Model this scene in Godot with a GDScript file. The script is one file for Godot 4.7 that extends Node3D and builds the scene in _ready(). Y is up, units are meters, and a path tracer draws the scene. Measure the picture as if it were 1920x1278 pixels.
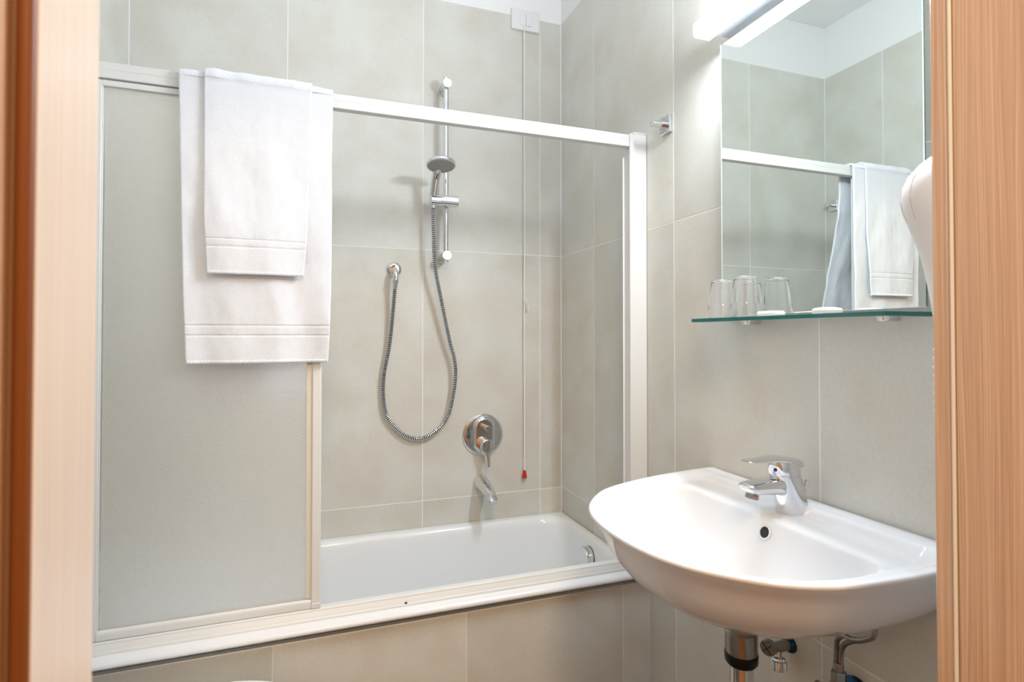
extends Node3D
# Small tiled bathroom seen through its doorway. x runs along the back wall (right wall at x = 0), z comes towards the viewer (back wall at z = 0), y is up.

const LEFT := -1.443      # face of the left wall
const TILE_TOP := 2.416
const ROW := [0.0, 0.6136, 1.5058, 2.416]
const DOOR_L := -1.031
const DOOR_R := -0.335


class Geo:
	var v := PackedVector3Array()
	var t := PackedInt32Array()

	func add(p: Vector3) -> int:
		v.append(p)
		return v.size() - 1

	func quad(a: int, b: int, c: int, d: int) -> void:
		t.append_array([a, b, c, a, c, d])

	func poly_out(ids: Array, c: Vector3) -> void:
		var n: Vector3 = (v[ids[1]] - v[ids[0]]).cross(v[ids[2]] - v[ids[0]])
		var m := Vector3.ZERO
		for i in ids:
			m += v[i]
		if n.dot(m / ids.size() - c) < 0.0:
			ids.reverse()
		for k in range(1, ids.size() - 1):
			t.append_array([ids[0], ids[k], ids[k + 1]])

	# chamfered box
	func box(lo: Vector3, hi: Vector3, b := 0.001) -> void:
		var c := (lo + hi) * 0.5
		var h := (hi - lo) * 0.5
		b = minf(b, minf(h.x, minf(h.y, h.z)) * 0.8)
		var s := v.size()
		for i in 8:
			var e := Vector3(1 if i & 1 else -1, 1 if i & 2 else -1, 1 if i & 4 else -1)
			for a in 3:
				var q := e * (h - Vector3(b, b, b))
				q[a] = e[a] * h[a]
				add(c + q)
		for a in 3:
			var u := 1 << ((a + 1) % 3)
			var w := 1 << ((a + 2) % 3)
			for side in [0, 1 << a]:
				poly_out([s + side * 3 + a, s + (side | u) * 3 + a, s + (side | u | w) * 3 + a, s + (side | w) * 3 + a], c)
			var d := (a + 1) % 3
			var along := 1 << ((a + 2) % 3)
			for sa in [0, 1 << a]:
				for sd in [0, 1 << d]:
					var i0: int = sa | sd
					var i1: int = i0 | along
					poly_out([s + i0 * 3 + a, s + i1 * 3 + a, s + i1 * 3 + d, s + i0 * 3 + d], c)
		for i in 8:
			poly_out([s + i * 3, s + i * 3 + 1, s + i * 3 + 2], c)

	func orient(t0: int, open := false) -> void:
		var vol := 0.0
		for k in range(t0, t.size(), 3):
			var a := v[t[k]]
			var b := v[t[k + 1]]
			var c := v[t[k + 2]]
			vol += (b - a).cross(c - a).y if open else a.dot(b.cross(c))
		if vol < 0.0:
			for k in range(t0, t.size(), 3):
				var x := t[k + 1]
				t[k + 1] = t[k + 2]
				t[k + 2] = x

	# rings of points, each closed; a ring of one point is a tip
	func loft(rings: Array, caps := true, open := false) -> void:
		var t0 := t.size()
		var at := []
		for r in rings:
			var s := v.size()
			v.append_array(r)
			at.append(s)
		for k in rings.size() - 1:
			var n0: int = rings[k].size()
			var n1: int = rings[k + 1].size()
			var a: int = at[k]
			var b: int = at[k + 1]
			for i in maxi(n0, n1):
				var j := (i + 1) % maxi(n0, n1)
				if n0 == 1:
					t.append_array([a, b + i, b + j])
				elif n1 == 1:
					t.append_array([a + i, b, a + j])
				else:
					quad(a + i, b + i, b + j, a + j)
		if caps:
			for e in [0, rings.size() - 1]:
				var r: PackedVector3Array = rings[e]
				if r.size() < 3:
					continue
				var m := Vector3.ZERO
				for p in r:
					m += p
				var s := v.size()
				v.append_array(r)
				var c := add(m / r.size())
				for i in r.size():
					var j := (i + 1) % r.size()
					if e == 0:
						t.append_array([c, s + i, s + j])
					else:
						t.append_array([c, s + j, s + i])
		orient(t0, open)

	func lathe(profile: Array, o: Vector3, axis: Vector3, seg := 24) -> void:
		var z := axis.normalized()
		var x := z.cross(Vector3.UP if absf(z.y) < 0.9 else Vector3.RIGHT).normalized()
		var y := z.cross(x)
		var rings := []
		for p in profile:
			var r := PackedVector3Array()
			if p[0] < 1e-6:
				r.append(o + z * p[1])
			else:
				for i in seg:
					var a := TAU * i / seg
					r.append(o + z * p[1] + (x * cos(a) + y * sin(a)) * p[0])
			rings.append(r)
		loft(rings)

	func cyl(a: Vector3, b: Vector3, r: float, seg := 20, bev := 0.0008) -> void:
		var l := (b - a).length()
		lathe([[r - bev, 0.0], [r, bev], [r, l - bev], [r - bev, l]], a, b - a, seg)

	# swept round or oval bar; radii is one number or one per point
	func tube(path: Array, radii, seg := 12, caps := true) -> void:
		var rings := []
		var n := path.size()
		var up := Vector3.ZERO
		for i in n:
			var d: Vector3 = (path[mini(i + 1, n - 1)] - path[maxi(i - 1, 0)]).normalized()
			if up == Vector3.ZERO:
				up = d.cross(Vector3.UP if absf(d.y) < 0.9 else Vector3.RIGHT).normalized()
			up = (up - d * up.dot(d)).normalized()
			var w := d.cross(up)
			var rad: float = radii[i] if radii is Array else radii
			var r := PackedVector3Array()
			for k in seg:
				var a := TAU * k / seg
				r.append(path[i] + (up * cos(a) + w * sin(a)) * rad)
			rings.append(r)
		loft(rings, caps)

	# a flat outline of (z, y) points drawn out along x
	func prism_x(pts: Array, x0: float, x1: float) -> void:
		var t0 := t.size()
		var s := v.size()
		var n := pts.size()
		for x in [x0, x1]:
			for p in pts:
				add(Vector3(x, p[1], p[0]))
		for i in n:
			var j := (i + 1) % n
			quad(s + i, s + j, s + n + j, s + n + i)
		var flat := PackedVector2Array()
		for p in pts:
			flat.append(Vector2(p[0], p[1]))
		var cw := Geometry2D.is_polygon_clockwise(flat)
		var tr := Geometry2D.triangulate_polygon(flat)
		var s2 := v.size()
		for x in [x0, x1]:
			for p in pts:
				add(Vector3(x, p[1], p[0]))
		for k in range(0, tr.size(), 3):
			var a := tr[k]
			var b := tr[k + 1]
			var c := tr[k + 2]
			var ar := (flat[b] - flat[a]).cross(flat[c] - flat[a])
			# match the side quads: outline counter-clockwise means cap at x0 keeps one sense and x1 the other
			if (ar > 0.0) == cw:
				var h := b
				b = c
				c = h
			t.append_array([s2 + a, s2 + c, s2 + b])
			t.append_array([s2 + n + a, s2 + n + b, s2 + n + c])
		orient(t0)

	func mesh(crease := 38.0) -> ArrayMesh:
		var nt := t.size() / 3
		var fn := PackedVector3Array()
		fn.resize(nt)
		var un := PackedVector3Array()
		un.resize(nt)
		var count := PackedInt32Array()
		count.resize(v.size() + 1)
		for f in nt:
			var n := (v[t[f * 3 + 1]] - v[t[f * 3]]).cross(v[t[f * 3 + 2]] - v[t[f * 3]])
			fn[f] = n
			un[f] = n.normalized()
			for k in 3:
				count[t[f * 3 + k] + 1] += 1
		for i in v.size():
			count[i + 1] += count[i]
		var fill := count.duplicate()
		var adj := PackedInt32Array()
		adj.resize(t.size())
		for f in nt:
			for k in 3:
				var i := t[f * 3 + k]
				adj[fill[i]] = f
				fill[i] += 1
		var cc := cos(deg_to_rad(crease))
		var pv := PackedVector3Array()
		var pn := PackedVector3Array()
		for f in nt:
			if fn[f].length_squared() < 1e-20:
				continue
			for k in [0, 2, 1]:
				var i: int = t[f * 3 + k]
				var n := Vector3.ZERO
				for e in range(count[i], count[i + 1]):
					if un[adj[e]].dot(un[f]) > cc:
						n += fn[adj[e]]
				pv.append(v[i])
				pn.append(n.normalized() if n.length_squared() > 1e-24 else un[f])
		var ar := []
		ar.resize(Mesh.ARRAY_MAX)
		ar[Mesh.ARRAY_VERTEX] = pv
		ar[Mesh.ARRAY_NORMAL] = pn
		var m := ArrayMesh.new()
		m.add_surface_from_arrays(Mesh.PRIMITIVE_TRIANGLES, ar)
		return m


var used := {}
var M := {}


func numbered(called: String) -> String:
	var n: int = used.get(called, 0)
	used[called] = n + 1
	return called if n == 0 else "%s_%03d" % [called, n]


func part(called: String, g: Geo, m: Material, parent: Node, crease := 38.0) -> MeshInstance3D:
	var o := MeshInstance3D.new()
	var k := 0
	var nm := called
	while parent.has_node(nm):
		k += 1
		nm = "%s_%03d" % [called, k]
	o.name = nm
	o.mesh = g.mesh(crease)
	o.material_override = null
	o.mesh.surface_set_material(0, m)
	parent.add_child(o, true)
	return o


func tag(o: Node, label: String, category: String, group := "", kind := "") -> Node:
	o.set_meta("label", label)
	o.set_meta("category", category)
	if group:
		o.set_meta("group", group)
	if kind:
		o.set_meta("kind", kind)
	return o


func thing(called: String, label: String, category: String, at := Vector3.ZERO, group := "") -> Node3D:
	var o := Node3D.new()
	o.name = numbered(called)
	o.position = at
	add_child(o, true)
	tag(o, label, category, group)
	return o


func struct(called: String, g: Geo, m: Material, label: String, category: String) -> MeshInstance3D:
	var o := part(called, g, m, self)
	tag(o, label, category, "", "structure")
	return o


func bx(lo: Vector3, hi: Vector3, b := 0.001) -> Geo:
	var g := Geo.new()
	g.box(lo, hi, b)
	return g


func mat(c: Color, rough: float, metal := 0.0, spec := 0.5) -> StandardMaterial3D:
	var m := StandardMaterial3D.new()
	m.albedo_color = c
	m.roughness = rough
	m.metallic = metal
	m.metallic_specular = spec
	return m


func rgb(r: int, g: int, b: int) -> Color:
	return Color(r / 255.0, g / 255.0, b / 255.0)


func noise(seed_: int, freq: float, oct := 4) -> FastNoiseLite:
	var n := FastNoiseLite.new()
	n.noise_type = FastNoiseLite.TYPE_SIMPLEX_SMOOTH
	n.seed = seed_
	n.frequency = freq
	n.fractal_type = FastNoiseLite.FRACTAL_FBM
	n.fractal_octaves = oct
	return n


func seamless(n: FastNoiseLite, w: int, h: int) -> PackedByteArray:
	var im := n.get_seamless_image(w, h, false, false, 0.12, true)
	im.convert(Image.FORMAT_L8)
	return im.get_data()


# cloudy cement-look porcelain: pale greige with warmer stains and fine specks
func tile_texture() -> ImageTexture:
	var s := 1024
	var a := seamless(noise(3, 0.0045, 4), s, s)
	var b := seamless(noise(11, 0.006, 4), s, s)
	var c := seamless(noise(27, 0.13, 3), s, s)
	var base := Vector3(214, 211, 201)
	var warm := Vector3(209, 202, 187)
	var cool := Vector3(226, 227, 222)
	var out := PackedByteArray()
	out.resize(s * s * 3)
	for i in s * s:
		var q := a[i] / 255.0
		var w := clampf((b[i] / 255.0 - 0.52) * 2.4, 0.0, 1.0)
		var k := base.lerp(cool, q)
		k = k.lerp(warm, w * 0.42)
		var f := (c[i] - 128) * 0.03
		out[i * 3] = clampi(int(k.x + f), 0, 255)
		out[i * 3 + 1] = clampi(int(k.y + f), 0, 255)
		out[i * 3 + 2] = clampi(int(k.z + f), 0, 255)
	return ImageTexture.create_from_image(Image.create_from_data(s, s, false, Image.FORMAT_RGB8, out))


# straight-grained oak veneer, grain along v
func wood_texture(light: Vector3, dark: Vector3) -> ImageTexture:
	var w := 512
	var h := 512
	var n := noise(5, 1.0, 3)
	var n2 := noise(8, 1.0, 2)
	var out := PackedByteArray()
	out.resize(w * h * 3)
	for y in h:
		for x in w:
			var warp := n2.get_noise_2d(x * 0.012, y * 0.008) * 2.0
			var q := n.get_noise_2d(x * 0.16 + warp, y * 0.005)
			var p := n.get_noise_2d(x * 0.6 + 40.0, y * 0.02)
			var d := clampf(0.42 + q * 0.75, 0.0, 1.0)
			d = clampf(d + maxf(0.0, p - 0.08) * 1.2, 0.0, 1.0)
			var k := light.lerp(dark, d)
			var i := (y * w + x) * 3
			out[i] = int(k.x)
			out[i + 1] = int(k.y)
			out[i + 2] = int(k.z)
	return ImageTexture.create_from_image(Image.create_from_data(w, h, false, Image.FORMAT_RGB8, out))


func relief_texture(seed_: int, freq: float, s := 256) -> ImageTexture:
	var d := seamless(noise(seed_, freq, 3), s, s)
	return ImageTexture.create_from_image(Image.create_from_data(s, s, false, Image.FORMAT_L8, d))


func triplanar(m: StandardMaterial3D, scale_: Vector3, off := Vector3.ZERO) -> void:
	m.uv1_triplanar = true
	m.uv1_world_triplanar = true
	m.uv1_triplanar_sharpness = 8.0
	m.uv1_scale = scale_
	m.uv1_offset = off


func relief(m: StandardMaterial3D, t: Texture2D, cm: float) -> void:
	m.heightmap_enabled = true
	m.heightmap_texture = t
	m.heightmap_scale = cm


func make_materials() -> void:
	var tt := tile_texture()
	var tiles := []
	for k in 5:
		var tone: float = [1.0, 0.975, 1.02, 0.99, 1.01][k]
		var m := mat(Color(tone, tone, tone), 0.42, 0.0, 0.45)
		m.albedo_texture = tt
		triplanar(m, Vector3.ONE / 1.5, Vector3(0.37 * k, 0.61 * k, 0.23 * k))
		tiles.append(m)
	M.tiles = tiles
	M.grout = mat(rgb(240, 239, 236), 0.8, 0.0, 0.3)
	M.plaster = mat(rgb(249, 249, 249), 0.9, 0.0, 0.2)
	M.floor = mat(rgb(112, 94, 72), 0.5)
	M.chrome = mat(rgb(226, 227, 230), 0.07, 1.0)
	M.satin = mat(rgb(160, 158, 156), 0.28, 1.0)
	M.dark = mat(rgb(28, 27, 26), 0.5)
	M.hose_core = mat(rgb(40, 40, 44), 0.35, 0.8)
	M.ceramic = mat(rgb(231, 232, 235), 0.09, 0.0, 0.5)
	M.acrylic = mat(rgb(243, 247, 251), 0.16, 0.0, 0.5)
	M.frame = mat(rgb(226, 226, 224), 0.38, 0.0, 0.5)
	M.frame_sill = mat(rgb(232, 233, 235), 0.3, 0.0, 0.5)
	M.stained = mat(rgb(222, 213, 198), 0.5)
	M.plastic = mat(rgb(240, 240, 241), 0.3, 0.0, 0.5)
	M.plastic_warm = mat(rgb(238, 233, 230), 0.3, 0.0, 0.5)
	M.seam = mat(rgb(206, 194, 186), 0.5)
	M.red = mat(rgb(200, 40, 20), 0.35)
	M.blue = mat(rgb(30, 40, 130), 0.25)
	M.escutcheon = mat(rgb(12, 62, 96), 0.14, 0.6)
	M.nozzle = mat(rgb(172, 172, 172), 0.55)
	M.grey = mat(rgb(150, 150, 148), 0.5)
	M.lamp_metal = mat(rgb(176, 179, 188), 0.45)
	M.teal = mat(rgb(6, 106, 102), 0.08, 0.0, 0.6)
	M.mirror = mat(rgb(232, 239, 236), 0.0, 1.0)
	M.bead = mat(rgb(240, 236, 228), 0.4, 0.0, 0.8)
	M.edge_glint = mat(rgb(226, 238, 236), 0.2, 0.0, 0.8)
	M.cord = mat(rgb(246, 245, 240), 0.6)
	M.soap = mat(rgb(246, 246, 246), 0.45)
	M.gasket = mat(rgb(120, 66, 20), 0.5)
	var terry := mat(rgb(236, 238, 244), 0.95, 0.0, 0.15)
	triplanar(terry, Vector3.ONE / 0.13)
	relief(terry, relief_texture(21, 0.22), 0.11)
	terry.backlight_enabled = true
	terry.backlight = Color(0.3, 0.3, 0.31)
	M.terry = terry
	M.hem = mat(rgb(236, 238, 243), 0.9, 0.0, 0.15)
	var wood := mat(Color.WHITE, 0.3, 0.0, 0.7)
	wood.albedo_texture = wood_texture(Vector3(234, 197, 158), Vector3(186, 138, 95))
	triplanar(wood, Vector3(1 / 0.14, 1 / 2.6, 1 / 0.14))
	wood.clearcoat_enabled = true
	wood.clearcoat = 1.0
	wood.clearcoat_roughness = 0.28
	M.wood = wood
	var pale := wood.duplicate()  # oak copy with lightened texture, for brightness the lamps do not give
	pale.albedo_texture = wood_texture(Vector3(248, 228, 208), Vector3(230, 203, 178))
	M.wood_lit = pale
	var frosted := mat(Color(1.0, 0.995, 0.98, 0.12), 0.62)
	frosted.refraction_enabled = true
	frosted.refraction_scale = 0.05
	triplanar(frosted, Vector3.ONE / 0.2)
	relief(frosted, relief_texture(33, 0.16), 0.12)
	M.frosted = frosted
	var glass := mat(Color(1.0, 1.0, 1.0, 0.06), 0.03)
	glass.refraction_enabled = true
	glass.refraction_scale = 0.05
	M.glass = glass
	var pane := mat(Color(0.7, 0.92, 0.88, 0.05), 0.0)
	pane.transparency = BaseMaterial3D.TRANSPARENCY_ALPHA
	M.pane = pane
	var lamp := mat(Color.WHITE, 0.5)
	lamp.emission_enabled = true
	lamp.emission = Color(1.0, 1.0, 1.0)
	lamp.emission_energy_multiplier = 2.2
	M.lamp = lamp
	var warm := mat(Color.WHITE, 0.5)
	warm.emission_enabled = true
	warm.emission = Color(1.0, 0.8, 0.6)
	warm.emission_energy_multiplier = 2.0
	M.lamp_warm = warm
	M.hall = mat(rgb(226, 200, 170), 0.8)
	M.hall_floor = mat(rgb(150, 96, 56), 0.4)


func area(at: Vector3, towards: Vector3, size: Vector2, energy: float, c := Color.WHITE) -> void:
	var l := AreaLight3D.new()
	l.name = numbered("lamp_glow")
	l.area_size = size
	l.light_energy = energy
	l.light_color = c
	l.area_range = 8.0
	l.shadow_enabled = true
	add_child(l, true)
	var up := Vector3.UP if absf(towards.y) < 0.9 else Vector3.RIGHT
	l.look_at_from_position(at, at + towards, up)


func _ready() -> void:
	# ---- camera, sky, lights, exposure
	var cam := Camera3D.new()
	cam.name = "camera"
	var f := 1046.9
	cam.projection = Camera3D.PROJECTION_FRUSTUM
	cam.keep_aspect = Camera3D.KEEP_HEIGHT
	var lens := CameraAttributesPhysical.new()
	lens.frustum_focal_length = 20.0
	lens.frustum_focus_distance = 1.9
	lens.frustum_near = 0.05
	lens.frustum_far = 50.0
	lens.exposure_aperture = 8.0
	cam.attributes = lens
	cam.near = 0.05
	cam.far = 50.0
	cam.size = 2.0 * 0.05 * 639.0 / f
	cam.frustum_offset = Vector2(0.0, -0.05 * 26.46 / f)
	cam.position = Vector3(-0.9152, 1.2, 1.9794)
	cam.rotation = Vector3(0.015, -0.3446, 0.0)
	add_child(cam)
	cam.current = true
	var env := Environment.new()
	env.background_mode = Environment.BG_COLOR
	env.background_color = Color(0, 0, 0)
	env.tonemap_mode = Environment.TONE_MAPPER_LINEAR
	env.tonemap_exposure = 1.0
	env.sdfgi_enabled = true
	env.ssao_enabled = true
	env.ssil_enabled = true
	var we := WorldEnvironment.new()
	we.name = "world"
	we.environment = env
	add_child(we)
	var white := Color(0.922, 0.963, 1.0)
	area(Vector3(-0.102, 1.8955, 1.1675), Vector3(-1, 0, 0), Vector2(0.46, 0.03), 1.02, white)
	area(Vector3(-0.083, 1.876, 1.1675), Vector3(0, -1, 0), Vector2(0.46, 0.028), 0.74, white)
	area(Vector3(-0.084, 1.917, 1.1675), Vector3(0, 1, 0), Vector2(0.46, 0.026), 0.55, white)
	area(Vector3(-0.85, 2.33, 2.5), Vector3(0, -1, 0), Vector2(0.3, 0.3), 2.6, Color(1.0, 0.88, 0.71))

	make_materials()
	build_room()
	build_door_frame()
	build_tub()
	build_enclosure()
	build_towels()
	build_shower()
	build_mixer()
	build_cord()
	build_hook()
	build_mirror()
	build_shelf()
	build_basin()
	build_tap()
	build_plumbing()
	build_dryer()
	build_toilet()


# ---------------------------------------------------------------- the room
func tile(parent: Node, lo: Vector3, hi: Vector3, k: int) -> void:
	part("tile", bx(lo, hi, 0.0006), M.tiles[k % 5], parent)


func build_room() -> void:
	var j := 0.0014
	var top := 2.66
	var w := struct("wall_back", bx(Vector3(LEFT - 0.12, 0, -0.12), Vector3(0.12, top, -0.0006)), M.plaster, "tiled back wall behind the bath, white plaster above the tiles", "wall")
	var xs := [LEFT + 0.001, -0.994, -0.542, -0.0905, -0.002]
	for c in 4:
		for r in 3:
			tile(w, Vector3(xs[c] + j, ROW[r] + j, -0.01), Vector3(xs[c + 1] - j, ROW[r + 1] - (j if r < 2 else 0.0), 0.0), c * 3 + r * 2)
	w = struct("wall_right", bx(Vector3(0.0006, 0, -0.0012), Vector3(0.12, top, 1.62)), M.plaster, "tiled right wall that carries mirror, shelf and basin", "wall")
	var zs := [0.001, 0.2664, 0.7184, 1.1704, 1.612]
	for c in 4:
		for r in 3:
			tile(w, Vector3(0.0, ROW[r] + j, zs[c] + j), Vector3(0.01, ROW[r + 1] - (j if r < 2 else 0.0), zs[c + 1] - j), c * 2 + r * 3 + 1)
	w = struct("wall_left", bx(Vector3(LEFT - 0.12, 0, -0.0012), Vector3(LEFT - 0.0006, top, 1.62)), M.plaster, "tiled left wall at the far end of the bath", "wall")
	zs = [0.001, 0.285, 0.737, 1.189, 1.612]
	for c in 4:
		for r in 3:
			tile(w, Vector3(LEFT - 0.01, ROW[r] + j, zs[c] + j), Vector3(LEFT, ROW[r + 1] - (j if r < 2 else 0.0), zs[c + 1] - j), c * 3 + r + 2)
	# front wall round the doorway, 10 cm thick
	var g := Geo.new()
	g.box(Vector3(LEFT - 0.12, 0, 1.62), Vector3(DOOR_L - 0.045, top, 1.72))
	g.box(Vector3(DOOR_R + 0.03, 0, 1.62), Vector3(0.12, top, 1.72))
	g.box(Vector3(DOOR_L - 0.045, 2.1, 1.62), Vector3(DOOR_R + 0.03, top, 1.72))
	struct("wall_front", g, M.plaster, "plastered wall with the doorway the room is seen through", "wall")
	struct("ceiling", bx(Vector3(LEFT - 0.12, top, -0.12), Vector3(0.12, top + 0.1, 1.72)), M.plaster, "white ceiling of the bathroom", "ceiling")
	struct("floor", bx(Vector3(LEFT - 0.12, -0.1, -0.12), Vector3(0.12, 0.0, 1.72)), M.floor, "greige bathroom floor below the picture", "floor")
	# bath panel
	w = struct("wall_bath", bx(Vector3(LEFT, 0, 0.585), Vector3(0, 0.5005, 0.6012)), M.grout, "tiled panel along the front of the bath", "wall")
	for c in 4:
		tile(w, Vector3(xs[c] + j + (0.0 if c else 0.0), 0.004, 0.594), Vector3(xs[c + 1] - j, 0.4985, 0.602), c + 1)
	# hall the camera stands in
	g = Geo.new()
	g.box(Vector3(-2.3, 0, 1.72), Vector3(-2.2, 2.4, 3.5))
	g.box(Vector3(0.6, 0, 1.72), Vector3(0.7, 2.4, 3.5))
	g.box(Vector3(-2.3, 0, 3.5), Vector3(0.7, 2.4, 3.6))
	g.box(Vector3(-2.3, 0, 1.62), Vector3(LEFT - 0.12, 2.4, 1.72))
	g.box(Vector3(0.12, 0, 1.62), Vector3(0.7, 2.4, 1.72))
	struct("wall_hall", g, M.hall, "warm cream walls of the hall in front of the bathroom", "wall")
	struct("ceiling_hall", bx(Vector3(-2.3, 2.4, 1.72), Vector3(0.7, 2.5, 3.6)), M.hall, "ceiling of the hall in front of the bathroom", "ceiling")
	struct("floor_hall", bx(Vector3(-2.3, -0.1, 1.72), Vector3(0.7, 0.0, 3.6)), M.hall_floor, "wooden floor of the hall in front of the bathroom", "floor")
	var t := thing("ceiling_lamp", "square warm ceiling lamp in the hall behind the viewer", "lamp", Vector3(-0.85, 2.34, 2.5))
	part("lamp_shade", bx(Vector3(-0.16, 0, -0.16), Vector3(0.16, 0.05, 0.16), 0.008), M.lamp_warm, t)
	part("lamp_base", bx(Vector3(-0.12, 0.05, -0.12), Vector3(0.12, 0.06, 0.12)), M.plastic, t)


func build_door_frame() -> void:
	var t := Node3D.new()
	t.name = "trim_1"
	add_child(t)
	tag(t, "wood veneer door frame at both edges of the picture, left lining lightened as if lit", "door frame", "", "structure")
	# jamb linings, with a stop step 7.5 cm in, the rebate carrying a brown seal; casings on the room side
	part("jamb", bx(Vector3(DOOR_L - 0.045, 0, 1.599), Vector3(DOOR_L, 2.1, 1.6745), 0.0008), M.wood_lit, t).set_meta("label", "lining of the left jamb with lamp brightness in its colour")
	part("jamb", bx(Vector3(DOOR_L - 0.045, 0, 1.6745), Vector3(DOOR_L - 0.0085, 2.1, 1.735), 0.0008), M.wood, t)
	part("casing", bx(Vector3(DOOR_L - 0.1, 0, 1.602), Vector3(DOOR_L - 0.0452, 2.13, 1.6195), 0.0012), M.wood, t)
	var g := Geo.new()
	g.box(Vector3(DOOR_L - 0.0084, 0.01, 1.672), Vector3(DOOR_L - 0.0004, 2.09, 1.6752), 0.0004)
	g.tube([Vector3(DOOR_L - 0.0036, 0.01, 1.6755), Vector3(DOOR_L - 0.0036, 2.09, 1.6755)], 0.0035, 14)
	part("seal", g, M.gasket, t)
	part("jamb", bx(Vector3(DOOR_R, 0, 1.6188), Vector3(DOOR_R + 0.03, 2.1, 1.679), 0.0016), M.wood, t)
	part("jamb", bx(Vector3(DOOR_R + 0.0115, 0, 1.679), Vector3(DOOR_R + 0.03, 2.1, 1.735), 0.0008), M.wood, t)
	g = Geo.new()
	g.tube([Vector3(DOOR_R + 0.0002, 0.01, 1.6172), Vector3(DOOR_R + 0.0002, 2.09, 1.6172)], 0.0018, 12)
	part("joint_bead", g, M.bead, t)
	part("casing", bx(Vector3(DOOR_R, 0, 1.599), Vector3(DOOR_R + 0.075, 2.13, 1.6155), 0.0012), M.wood, t)
	part("lintel", bx(Vector3(DOOR_L - 0.0, 2.07, 1.614), Vector3(DOOR_R, 2.1, 1.735), 0.001), M.wood, t)
	part("casing", bx(Vector3(DOOR_L, 2.07, 1.599), Vector3(DOOR_R, 2.13, 1.613), 0.0012), M.wood, t)


# ---------------------------------------------------------------- bath
func rounded(x0: float, x1: float, z0: float, z1: float, r: float, y: float, n := 14) -> PackedVector3Array:
	var p := PackedVector3Array()
	var c := [Vector2(x1 - r, z1 - r), Vector2(x0 + r, z1 - r), Vector2(x0 + r, z0 + r), Vector2(x1 - r, z0 + r)]
	for k in 4:
		for i in n:
			var a := PI / 2 * (k + i / float(n - 1))
			p.append(Vector3(c[k].x + cos(a) * r, y, c[k].y + sin(a) * r))
		# a few points along the straight side that follows
		var q0 := p[p.size() - 1]
		var a1 := PI / 2 * (k + 1)
		var d: Vector2 = c[(k + 1) % 4]
		var q1 := Vector3(d.x + cos(a1) * r, y, d.y + sin(a1) * r)
		for i in range(1, 6):
			p.append(q0.lerp(q1, i / 6.0))
	return p


func build_tub() -> void:
	var t := thing("bathtub", "white built-in bathtub behind the tiled panel", "bathtub", Vector3(-0.72, 0, 0.29))
	var x0 := LEFT + 0.002 + 0.72
	var x1 := -0.002 + 0.72
	var z0 := 0.002 - 0.29
	var z1 := 0.566 - 0.29
	var rings := [rounded(x0, x1, z0, z1, 0.004, 0.485), rounded(x0, x1, z0, z1, 0.004, 0.5185), rounded(x0 + 0.002, x1 - 0.002, z0 + 0.002, z1 - 0.002, 0.006, 0.5205)]
	# inset at the left, right, back, front; corner radius; height
	for q in [[0.04, 0.014, 0.026, 0.03, 0.06, 0.5205], [0.05, 0.018, 0.032, 0.036, 0.075, 0.519], [0.06, 0.022, 0.037, 0.041, 0.09, 0.5145], [0.066, 0.025, 0.041, 0.045, 0.1, 0.507], [0.07, 0.027, 0.044, 0.048, 0.105, 0.495], [0.08, 0.03, 0.048, 0.052, 0.11, 0.455], [0.12, 0.036, 0.056, 0.06, 0.115, 0.36], [0.18, 0.045, 0.066, 0.07, 0.12, 0.24], [0.23, 0.058, 0.082, 0.086, 0.12, 0.17], [0.27, 0.08, 0.105, 0.11, 0.11, 0.142], [0.32, 0.13, 0.16, 0.165, 0.08, 0.13], [0.6, 0.5, 0.22, 0.22, 0.03, 0.127]]:
		rings.append(rounded(x0 + q[0], x1 - q[1], z0 + q[2], z1 - q[3], q[4], q[5]))
	rings.append(PackedVector3Array([Vector3(0.1, 0.126, 0)]))
	var g := Geo.new()
	g.loft(rings, false, true)
	part("tub", g, M.acrylic, t, 60.0)
	# overflow rosette on the right end wall
	var o := Vector3(-0.0285 + 0.72, 0.455, 0.0)
	var ax := Vector3(-1, 0.06, 0)
	g = Geo.new()
	g.lathe([[0.0, -0.004], [0.0355, -0.004], [0.0355, 0.004], [0.0, 0.004]], o, ax, 36)
	part("gasket", g, M.dark, t)
	g = Geo.new()
	g.lathe([[0.0, 0.004], [0.0335, 0.004], [0.0345, 0.006], [0.034, 0.026], [0.0325, 0.0285], [0.0, 0.029]], o, ax, 36)
	var k := part("overflow_knob", g, M.chrome, t)
	g = Geo.new()
	g.box(Vector3(o.x - 0.028, o.y - 0.037, 0.010), Vector3(o.x - 0.006, o.y + 0.012, 0.0365), 0.002)
	part("grip", g, M.chrome, k)


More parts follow.
